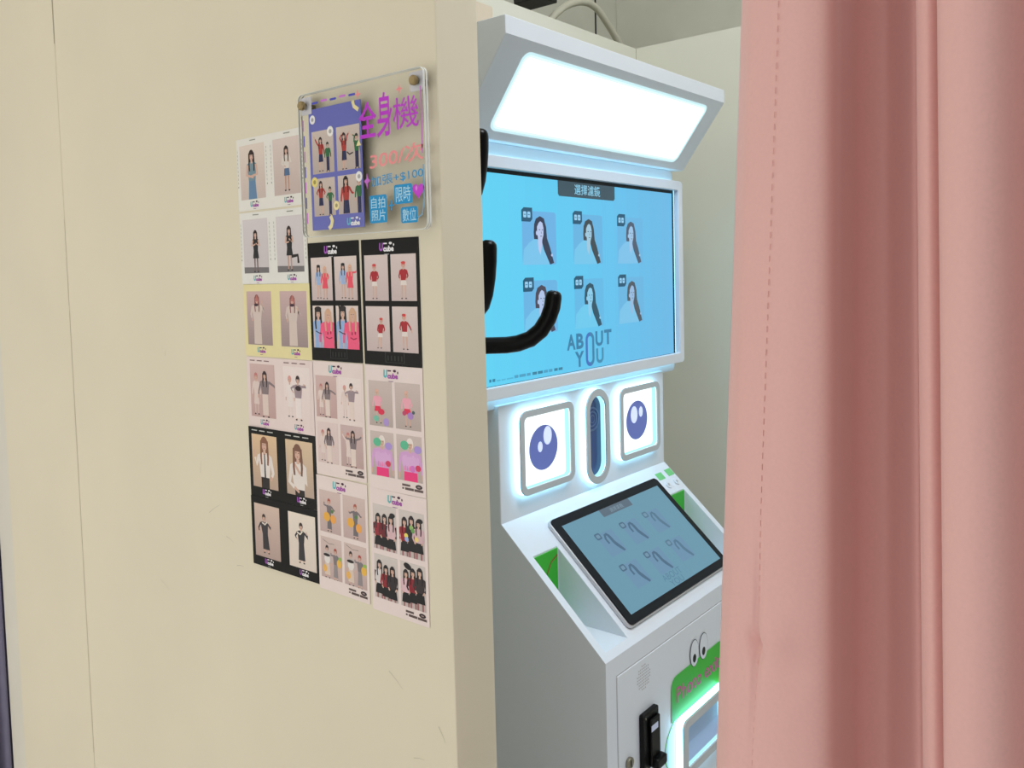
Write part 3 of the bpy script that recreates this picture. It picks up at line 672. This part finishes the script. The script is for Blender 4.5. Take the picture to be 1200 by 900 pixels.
# pink: grey knit
c = card(.9195, -.1103, PW, .1525, (236, 220, 215), 'pale pink four-photo print of two friends, one in grey knit top with raised arms', 0, 0)
g = four(c, .1525, False); fine_print(c, .1525)
for k in range(4):
    p = Pic(*g[k], ((212, 184, 180), (240, 226, 222), (228, 208, 204), (206, 182, 180))[k], ((198, 166, 162), (234, 216, 212), (222, 200, 196), (192, 164, 160))[k])
    p.person(.26 if k != 3 else .34, .06, .95, hair=((200, 130, 126), (222, 160, 152))[k == 1], top=(230, 210, 204), bottom=(230, 212, 206), skirt=.5, longhair=False, legs=(220, 196, 190), armL=(.1, .08, .2, .26) if k == 3 else None)
    p.person(.56, .0, 1.08, hair=(54, 38, 42), top=((134, 120, 122), (158, 140, 146), (126, 112, 116), (130, 116, 120))[k], bottom=(232, 214, 206), skirt=.9, wide=1.3, longhair=k != 1, armR=((.16, -.06, .3, -.14), (.16, .0, .06, .06), (.06, -.18, .04, -.3), (.14, .04, .28, .16))[k], armL=((.08, -.2, .12, -.36), (.12, -.06, .02, -.16), (.06, -.18, .04, -.3), (.12, .0, .2, .1))[k])
    p.build(c)
# pink: balloons
c = card(.814, -.1102, PW, .1565, (236, 221, 217), 'pale pink four-photo print of a person in pink ruffles with green and lilac balls', 0, 0)
g = four(c, .1565, False); fine_print(c, .1565)
for k in range(4):
    p = Pic(*g[k], (206, 190, 184), (186, 170, 164))
    if k < 2:
        p.person(.4+.1*k, .08, .98, hair=(226, 180, 160), top=(240, 170, 186), bottom=(226, 44, 84), skirt=.3, wide=1.3, dress=True, longhair=False, lean=-.05, armR=(.06, -.16, .0, -.3))
        if k == 0: p.el(.3, .22, .12, .09, (120, 196, 172)); p.el(.72, .14, .12, .12, (176, 150, 214)); p.el(.52, .43, .14, .09, (222, 40, 80))
        else: p.el(.36, .46, .08, .07, (190, 70, 110)); p.el(.6, .4, .12, .1, (170, 130, 200)); p.el(.72, .5, .06, .05, (70, 90, 96))
    else:
        p.person(.5+.04*(k-2), -.7, 1.85, hair=(238, 226, 220), top=(214, 164, 214), bottom=(240, 54, 128), skirt=.9, wide=1.75, longhair=False, dress=True)
        for q in range(7): p.el(.26+.09*q+.02*(k-2), .56+.03*math.sin(q*2), .07, .16, (222, 176, 222), .2*math.sin(q*3))
        for q in range(6): p.st([(.32+.09*q, .3), (.34+.09*q, .44)], .05, (244, 120, 176), .01)
        p.el(.3+.02*(k-2), 1.0, .17, .13, (92, 190, 150)); p.el(.78+.06*(k-2), .92, .15, .11, (176, 150, 220)); p.el(.74+.1*(k-2), .4, .11, .09, (216, 54, 96))
        if k == 3: p.el(.62, .36, .1, .1, (214, 120, 200))
    p.build(c)
# pink: yellow sunflowers
c = card(.9205, -.2645, PW, .156, (236, 221, 216), 'pale pink four-photo print of people in grey holding yellow flowers', -.012, .006)
g = four(c, .156, False); fine_print(c, .156)
for k in range(4):
    p = Pic(*g[k], (214, 192, 186), (196, 172, 168))
    if k < 2:
        p.person(.46+.1*k, .04, 1.02, hair=(176, 92, 78), top=(120, 112, 116), bottom=(116, 110, 114), skirt=.85, longhair=False, armL=(.12, .02, .12, .2) if k == 0 else (.14, -.06, .2, .02), armR=(.12, -.1, .2, -.1))
        p.el(.34, .5, .16, .15, (236, 176, 70)); p.el(.64+.06*k, .46-.08*k, .13, .14, (240, 168, 82)); p.el(.6, .7, .07, .06, (90, 130, 80))
    else:
        p.person(.3, .0, 1.02, hair=(52, 42, 42), top=(196, 186, 184), bottom=(224, 204, 190), skirt=.8, longhair=False, wide=1.2); p.el(.3, .62, .14, .15, (232, 226, 222)); p.el(.28, .74, .16, .05, (44, 36, 38))
        p.person(.7, -.02, 1.0, hair=(172, 76, 66), top=(128, 122, 126), bottom=(150, 142, 144), skirt=.8, longhair=False, armL=(.1, .0, .1, .14))
        p.el(.88, .56, .12, .14, (236, 186, 80)); p.el(.18, .3, .1, .12, (238, 184, 96)); p.el(.92, .72, .08, .06, (150, 190, 90)); p.st([(.1, 1.22), (.4, 1.12), (.66, 1.14)], .014, (120, 110, 100))
    p.build(c)
# pink: black skirts trio
c = card(.8145, -.267, PW, .158, (236, 221, 217), 'pale pink four-photo print of three women in black skirts', -.006, 0)
g = four(c, .158, False); fine_print(c, .158)
trio = (((150, 44, 54), (110, 30, 40), (220, 184, 190)), ((150, 36, 46), (40, 36, 40), (214, 180, 188)), ((222, 214, 214), (140, 34, 44), (48, 44, 48)), ((226, 188, 198), (140, 32, 44), (56, 46, 50)))
for k in range(4):
    p = Pic(*g[k], (214, 204, 198), (196, 184, 180))
    for q in range(3):
        p.person(.22+.28*q, -.28+.03*q*(1 if k % 2 else -1), 1.32+.04*((q+k) % 3), hair=(34, 28, 32), top=trio[k][q], bottom=(24, 24, 28), skirt=.42, wide=1.25, armR=(.04, -.18, -.06, -.3), armL=(.04, -.18, -.04, -.3), legs=(160, 110, 110), sleeve=trio[k][q] if (q+k) % 2 else (40, 36, 40))
    if k == 1:
        for x, y, cc in ((.28, .6, (236, 220, 110)), (.5, .86, (150, 190, 110)), (.7, .56, (240, 216, 130)), (.3, .5, (160, 180, 226)), (.56, .78, (110, 160, 90))): p.el(x, y, .08, .07, cc)
    if k in (1, 0): p.el(.84, 1.1, .12, .07, (28, 24, 28))
    if k == 3: p.el(.3, 1.18, .16, .09, (24, 22, 26), -.3)
    p.build(c)

# ================================================================== ACRYLIC SIGN
FX = .692                                   # front face of the front sheet
k_ = FX/PX
bd = thing('acrylic_sign', (PX, .79, EYE+.145), 'clear acrylic price sign with handwritten pink, purple and blue marker, bolted to the partition', 'sign')
bd['_world'] = tuple(bd.location)
bw, bh = .2270, .182; bcy, bcz = .9335*k_-.0025-.1135, (.2406+.054)/2*k_
wf = lambda x: Fr((x, bcy, EYE+bcz), (0, -1, 0), (0, 0, 1))       # n = -X
def world_part(o, par): return o
for x0, t in ((FX+.0033, .003), (FX+.0075, .0028)):
    m = MB(); m.prism(rrect(bw, bh, .008), wf(x0), 0, t); m.build('acrylic_sheet', M['acrylic'], bd)
    m = MB(); m.ring(rrect(bw+.0006, bh+.0006, .008), rrect(bw-.0006, bh-.0006, .0078), wf(x0), .0002, t-.0002); m.build('polished_edge', M['acredge'], bd)
for u in (-bw/2+.0105, bw/2-.013):
    for v in (bh/2-.0145, -bh/2+.0125):
        if v < 0: continue
        m = MB(); m.tube([(PX, bcy-u, EYE+bcz+v), (FX, bcy-u, EYE+bcz+v)], .004, 16); m.build('spacer', M['steel'], bd)
        m = MB(); m.tube([(FX, bcy-u, EYE+bcz+v), (FX-.0035, bcy-u, EYE+bcz+v), (FX-.005, bcy-u, EYE+bcz+v)], .0058, 20, radii=[.0058, .0058, .0044]); m.build('bolt_cap', M['brass'], bd)
        m = MB(); m.prism(rrect(.021, .022, .001, u+(.002 if u < 0 else -.001), v), wf(FX+.0012+.0035), 0, .0008); m.build('corner_pad', mat('clear_film_pad', (206, 206, 212), .4, noise_amt=.02), bd)
# marker drawing on the front sheet
mf = wf(FX+.0001)
def uv(px, py):                              # position on the sheet from fractions of the sheet (0..1 right, 0..1 down)
    return (-bw/2+px*bw, bh/2-py*bh)
def marker(name, fn): m = MB(); m.layer = 20; fn(m); m.build(name, M['marker'], bd, fix=False)
PUR, SAL, BLU, VIO = (190, 58, 206), (240, 150, 152), (36, 148, 206), (196, 110, 206)
def t1(m):
    for ch, (x, y), sz, bo in (('全', (.585, .262), (.031, .043), .0009), ('身', (.715, .25), (.027, .052), .0008), ('機', (.872, .262), (.042, .036), .0001)):
        u, v = uv(x, y); put_text(m, ch, .06, mf, u, v, PUR, bold=bo, fit=sz)
marker('purple_title', t1)
def t2(m):
    u, v = uv(.79, .525); put_text(m, '300/次', .04, mf, u, v, SAL, bold=.0005, fit=(.092, .021), shear=.1, rot=.05)
marker('salmon_price', t2)
for x, y in ((.515, .085), (.83, .11)):
    def t2b(m):
        u, v = uv(x, y); m.flat([(u-.006, v), (u-.0015, v+.0015), (u, v+.006), (u+.0015, v+.0015), (u+.006, v), (u+.0015, v-.0015), (u, v-.007), (u-.0015, v-.0015)], SAL, mf)
    marker('salmon_sparkle', t2b)
def t3(m):
    u, v = uv(.79, .66); put_text(m, '加張+$100', .03, mf, u, v, BLU, bold=.0002, fit=(.088, .0125), rot=.05)
marker('blue_writing', t3)
for (x, y, w_, h_, tx) in ((.645, .85, .030, .033, ('自拍', '照片')), (.835, .77, .030, .0225, ('限時',)), (.875, .905, .027, .0185, ('數位',))):
    def t3b(m):
        u, v = uv(x, y); m.flat(rrect(w_, h_, .002, u, v, 2), BLU, mf)
        for i, s_ in enumerate(tx):
            put_text(m, s_, .02, mf, u, v+(len(tx)/2-.5-i)*h_*.45, (176, 218, 236), bold=.0001, fit=(w_*.82, h_*.8/len(tx)))
    marker('blue_marker_box', t3b)
def t3c(m):
    u, v = uv(.745, .835); q = .0008
    m.flat([(u-q, v-.006), (u+q, v-.006), (u+q, v-q), (u+.005, v-q), (u+.005, v+q), (u+q, v+q), (u+q, v+.006), (u-q, v+.006), (u-q, v+q), (u-.005, v+q), (u-.005, v-q), (u-q, v-q)], BLU, mf)
marker('blue_plus', t3c)
def t4(m):
    u, v = uv(.945, .757)
    hp_ = [(.0095*16*math.sin(t)**3/16, .0095*(13*math.cos(t)-5*math.cos(2*t)-2*math.cos(3*t)-math.cos(4*t))/16) for t in [2*math.pi*i/28 for i in range(28)]]
    m.flat([(u+a, v+b) for a, b in hp_], (200, 70, 214), mf)
    m.flat(ell(u-.003, v+.0025, .0018, .003, 10), (226, 140, 230), mf)
marker('purple_heart', t4)
def t5(m):
    u, v = uv(.565, .66); m.flat([(u-.006, v), (u-.001, v+.003), (u, v+.010), (u+.002, v+.003), (u+.006, v), (u+.001, v-.003), (u, v-.010), (u-.002, v-.003)], VIO, mf)
marker('violet_sparkle', t5)
# dashed border beside and above the blue card, line down the right edge
for i in range(7):
    def t6(m): u, v = uv(.046+.003*math.sin(i)+.008*i/7, .22+i*.108); m.flat(rect(u-.0011, u+.0011, v-.007, v+.007), ((204, 120, 212), (96, 90, 190))[i % 2], mf)
    marker('marker_dash', t6)
for i in range(5):
    def t6(m): u, v = uv(.155+i*.078, .078); m.flat(rrect(.0125, .0028, .0012, u, v+.001*(i % 2), 2), ((80, 84, 190), (204, 120, 212))[i % 2], mf)
    marker('marker_dash', t6)
def t7(m): u, v = uv(.982, .12); m.flat(stroke([(u, v), (u+.0004, v-.04), (u, v-.075)], .002), (196, 120, 196), mf)
marker('purple_line', t7)
def t8(m): u, v = uv(.985, .60); m.flat(stroke([(u, v), (u, v-.04), (u-.004, v-.056), (u-.012, v-.060)], .0016), (120, 170, 206), mf)
marker('blue_line', t8)
# the periwinkle card held between the sheets
m = MB(); m.prism(rrect(.1005, .1535, .0008, 0, 0, 2), LOC, -.0004, 0)
bc = m.build('photo_card', mat('periwinkle_card', (98, 104, 186), .45, noise_amt=.02))
R = Matrix(((0, 0, -1), (-1, 0, 0), (0, 1, 0)))
bc.matrix_world = Matrix.Translation((FX+.0040, (.9145+.8105)/2*k_, EYE+(.2195+.0625)/2*k_)) @ R.to_4x4()
tag(bc, 'periwinkle blue four-photo card of a red-and-navy and green-and-navy dressed pair, held in clear sign', 'photo card')
W4, H4 = .1005, .1535
ph = []
for y1, y0 in ((.185, .535), (.575, .885)):
    for x0, x1 in ((.05, .475), (.53, .965)): ph.append(((x0+x1-1)/2*W4, H4*(1-y1-y0)/2, (x1-x0)*W4, (y0-y1)*H4))
RD, GR, NV = (176, 62, 56), (52, 110, 72), (46, 50, 88)
for k in range(4):
    p = Pic(*ph[k], (210, 196, 186), (190, 176, 168))
    dk = dict(longhair=True, hair=(56, 44, 44))
    if k == 0:
        p.person(.4, .06, .98, top=RD, bottom=NV, skirt=.45, armL=(.08, .1, .2, .3), **dk); p.person(.72, .03, .84, top=GR, bottom=NV, skirt=.92, hair=(50, 52, 44), longhair=False)
    elif k == 1:
        p.person(.32, .02, 1.0, top=RD, bottom=NV, skirt=.5, armR=(.04, .14, .16, .26), armL=(.06, .1, -.1, .28), **dk); p.person(.86, .0, .94, top=GR, bottom=NV, skirt=.92, hair=(50, 52, 44), longhair=False, armL=(-.02, .18, .14, .24)); p.st([(.44, .5), (.56, .42), (.7, .46)], .04, (60, 50, 56))
    elif k == 2:
        p.person(.34, .03, .98, top=RD, bottom=NV, skirt=.45, armL=(.09, -.12, .0, -.22), armR=(.09, -.12, .0, -.22), **dk); p.person(.76, .0, .82, top=GR, bottom=NV, skirt=.92, hair=(50, 52, 44), longhair=False, armL=(.09, -.12, .0, -.22), armR=(.09, -.12, .0, -.22))
    else:
        p.person(.34, -.3, 1.32, top=RD, bottom=NV, skirt=.55, armR=(.08, -.12, .2, -.16), **dk); p.person(.9, -.08, 1.02, top=GR, bottom=NV, skirt=.92, hair=(50, 52, 44), longhair=False)
    p.build(bc)
CRE = (238, 226, 170)
def sticker(name, polys):
    m = MB(); m.layer = 90
    for pl, c_ in polys: m.flat(pl, c_, LOC)
    m.build(name, M['print'], bc, fix=False)
for x, y, rx, c_ in ((.08, .085, .0055, (240, 240, 240)), (.42, .205, .0062, (244, 242, 236)), (.08, .60, .0062, (238, 222, 130)), (.93, .60, .0060, (240, 240, 238)), (.49, .81, .0056, CRE)):
    u, v = (x-.5)*W4, (.5-y)*H4; sticker('round_sticker', [(ell(u, v, rx, rx*1.05, 18), c_), (ell(u, v, rx*.45, rx*.45, 10), tuple(int(q*.72) for q in c_))])
sticker('curved_sticker', [(stroke([((.86-.5)*W4, .5*H4), ((.88-.5)*W4, .455*H4), ((.96-.5)*W4, .42*H4)], .005), CRE)])
sticker('curved_sticker', [(stroke([((.37-.5)*W4, -.39*H4), ((.40-.5)*W4, -.43*H4), ((.38-.5)*W4, -.47*H4), ((.33-.5)*W4, -.495*H4)], .006), CRE)])
sticker('triangle_sticker', [([((.90-.5)*W4, .14*H4), ((.99-.5)*W4, .14*H4), ((.945-.5)*W4, .19*H4)], CRE)])
logo(bc, (.80-.5)*W4, -.452*H4, .026, 2)

# ================================================================== COAT STAND BEHIND THE PARTITION
cs = thing('coat_stand', (.925, .852, 0), 'glossy black coat stand with upturned hooks, tucked behind the partition end', 'coat stand')
cs['_world'] = tuple(cs.location)
cx, cy = .925, .852
m = MB(); m.tube([(cx, cy, .02), (cx, cy, 1.74)], .014, 20); m.build('pole', M['gloss'], cs, smooth=True)
m = MB(); m.tube([(cx, cy, 0), (cx, cy, .012), (cx, cy, .02)], .12, 40, radii=[.125, .125, .11]); m.build('base', M['gloss'], cs)
rt = Vector((math.sin(math.radians(39)), -math.cos(math.radians(39)), 0)); fwd = Vector((math.cos(math.radians(39)), math.sin(math.radians(39)), 0))
def hook(ang, z, reach, rise):
    d = rt*math.cos(ang)+fwd*math.sin(ang); P = []
    prof = [(0, 0), (.3, .0), (.5, .0), (.62, .03), (.75, .12), (.86, .30), (.94, .55), (.985, .80), (1.0, 1.0)]
    for a, b in prof: P.append(Vector((cx, cy, z))+d*(reach*a)+Vector((0, 0, rise*b)))
    rr = [.0125]*len(P)
    e = P[-1]; dd = (P[-1]-P[-2]).normalized()
    for t, r in ((.005, .0118), (.009, .0095), (.0115, .005)): P.append(e+dd*t); rr.append(r)
    m = MB(); m.tube(P, .0105, 16, radii=rr); return m.build('hook', M['gloss'], cs, smooth=True)
hook(0.0, EYE-.107, .142, .068)
hook(-.95, EYE-.055, .085, .090)
hook(-.95, EYE+.108, .072, .082)
hook(2.6, EYE-.116, .10, .082)
hook(-2.2, EYE+.11, .07, .082)
hook(3.4, EYE-.04, .08, .082)

# ================================================================== PINK CURTAIN IN THE DOORWAY
CP = [(0.765,0.3177,0.4104),(0.748,0.2990,0.3892),(0.737,0.2716,0.3613),(0.733,0.2531,0.3049),(0.745,0.2428,0.2565),(0.785,0.2474,0.2551),(0.830,0.2493,0.2529),(0.850,0.2337,0.2294),(0.835,0.2154,0.2045),(0.815,0.2002,0.1834),(0.825,0.1921,0.1718),(0.780,0.1848,0.1630),(0.755,0.1857,0.1627),(0.742,0.1765,0.1526),(0.748,0.1688,0.1436),(0.765,0.1646,0.1382),(0.735,0.1619,0.1360),(0.708,0.1608,0.1356),(0.695,0.1535,0.1277),(0.688,0.1327,0.1098),(0.698,0.1163,0.0903),(0.730,0.1055,0.0769),(0.765,0.0940,0.0630),(0.760,0.0755,0.0417),(0.720,0.0580,0.0219),(0.700,0.0370,-0.0025),(0.715,0.0183,-0.0244),(0.760,0.0033,-0.0418)]
x_, a_, b_ = CP[-1]
for q in range(10):
    a_ -= .03; b_ -= .032; CP.append(((.70, .76)[q % 2], a_, b_))
def cat(P, t):
    i = int(t); f = t-i; g_ = lambda k: P[max(0, min(len(P)-1, k))]
    p0, p1, p2, p3 = g_(i-1), g_(i), g_(i+1), g_(i+2)
    return [.5*(2*p1[j]+(p2[j]-p0[j])*f+(2*p0[j]-5*p1[j]+4*p2[j]-p3[j])*f*f+(3*p1[j]-p0[j]-3*p2[j]+p3[j])*f**3) for j in range(3)]
NU, NV_ = 8, 170
cols = [cat(CP, k/NU) for k in range((len(CP)-1)*NU+1)]
ZT, ZB = EYE+.6, .1
m = MB(); V = []
for j in range(NV_+1):
    t = j/NV_; z = ZT+(ZB-ZT)*t
    for i, (x, ya, yb2) in enumerate(cols):
        y = ya+(yb2-ya)*t
        # pinch wrinkle on the hem and slow irregular sway
        dz = (z-(EYE-.352)); u = i/NU
        x2 = x+.0022*noise.noise(Vector((u*.35, z*1.7, .3)))+.016*math.exp(-((u-1.9)/.30)**2-(dz/.012)**2)+.006*math.exp(-((u-2.0)/.10)**2-(dz/.09)**2)-.006*math.exp(-((u-2.4)/.5)**2-((dz-.012)/.014)**2)+.003*math.exp(-((u-2.9)/.4)**2-((dz+.02)/.012)**2)+.004*math.exp(-((u-1.3)/.4)**2-((dz+.015)/.05)**2)
        V.append((x2, y+.0015*noise.noise(Vector((u*.5, z*1.3, 5.1))), z))
nc = len(cols)
m.add(V, [(j*nc+i, j*nc+i+1, (j+1)*nc+i+1, (j+1)*nc+i) for j in range(NV_) for i in range(nc-1)])
cur = m.build('curtain', M['pink'], smooth=True, fix=False)
sol = cur.modifiers.new('cloth_thickness', 'SOLIDIFY'); sol.thickness = .0014; sol.offset = 0
tag(cur, 'dusty pink fabric curtain drawn aside in the booth doorway, hanging in deep folds', 'curtain')
# hem stitching
m = MB(); N2 = 190
def cpt(u, t):
    c3 = cat(CP, u); return Vector((c3[0]-.0012, c3[1]+(c3[2]-c3[1])*t, ZT+(ZB-ZT)*t))
for q in range(N2):
    t0 = (q+.1)/N2; t1_ = (q+.62)/N2
    zz = ZT+(ZB-ZT)*t0
    dq = zz-(EYE-.352); off = Vector((.014*math.exp(-(dq/.012)**2)+.006*math.exp(-(dq/.09)**2), 0, 0))
    m.tube([cpt(2.0, t0)+off, cpt(2.0, t1_)+off], .0003, 5)
st_ = m.build('hem_stitching', M['thread'], cur); st_['kind'] = 'stuff'
rod = MB(); rod.tube([(.748, -.78, ZT+.012), (.748, .675, ZT+.012)], .011, 16)
ro = rod.build('curtain_rod', M['steel'], smooth=False); tag(ro, 'steel curtain rod across the booth doorway', 'curtain rod')

# lilac curtain past the far end of the partition
m = MB(); nn = 60; V = []
for j in range(2):
    z = (2.0, .03)[j]
    for i in range(nn+1): V.append((.55+.28*i/nn, 2.16+.025*math.sin(i*.9)+.006*math.sin(i*2.3), z))
m.add(V, [(i, i+1, nn+2+i, nn+1+i) for i in range(nn)])
lc = m.build('lilac_curtain', M['lilac'], smooth=True, fix=False)
sol = lc.modifiers.new('cloth_thickness', 'SOLIDIFY'); sol.thickness = .0015
tag(lc, 'lilac grey curtain past the far end of the cream partition', 'curtain')
rod = MB(); rod.tube([(.50, 2.16, 2.02), (1.0, 2.16, 2.02)], .010, 14)
ro = rod.build('curtain_rod', M['steel']); tag(ro, 'steel rod carrying the lilac curtain', 'curtain rod')

# ================================================================== ABOVE THE BACK WALL
m = MB(); P = []
P = [(2.03, 1.50, 2.20), (2.081, 1.50, 2.253), (2.113, 1.50, 2.278), (2.158, 1.50, 2.305), (2.218, 1.50, 2.328), (2.275, 1.50, 2.337), (2.323, 1.50, 2.329), (2.372, 1.50, 2.302), (2.413, 1.50, 2.275), (2.464, 1.50, 2.235), (2.52, 1.5, 2.17)]
P = [(2.02, 1.5, 2.0), (2.02, 1.5, 2.12)]+P+[(2.55, 1.5, 2.1), (2.55, 1.5, 1.9)]
PP = [Vector(cat(P, k/5)) for k in range((len(P)-1)*5+1)]
m.tube(PP, .011, 12); o = m.build('conduit', M['conduit'], smooth=True); tag(o, 'cream flexible conduit arching up behind the back wall', 'conduit')

m = MB(); m.box(1.97, 2.05, 1.46, 1.56, EYE+.778, EYE+.86); bk = m.build('hanging_bracket', M['dark'], bevel=.003)
tag(bk, 'dark metal bracket box hanging above the back wall beside the conduit', 'bracket')
m = MB(); m.tube([(2.01, 1.51, EYE+.86), (2.01, 1.51, 3.6)], .006, 10); m.build('drop_rod', M['steel'], bk)
m = MB(); m.prism(rrect(.075, .05, .004), FRONT(BY, 1.487, .585), 0, .012); jb = m.build('cable_cover', M['peach'], bevel=.002)
tag(jb, 'small cream plastic cable cover on the back wall behind the light hood', 'cable cover')
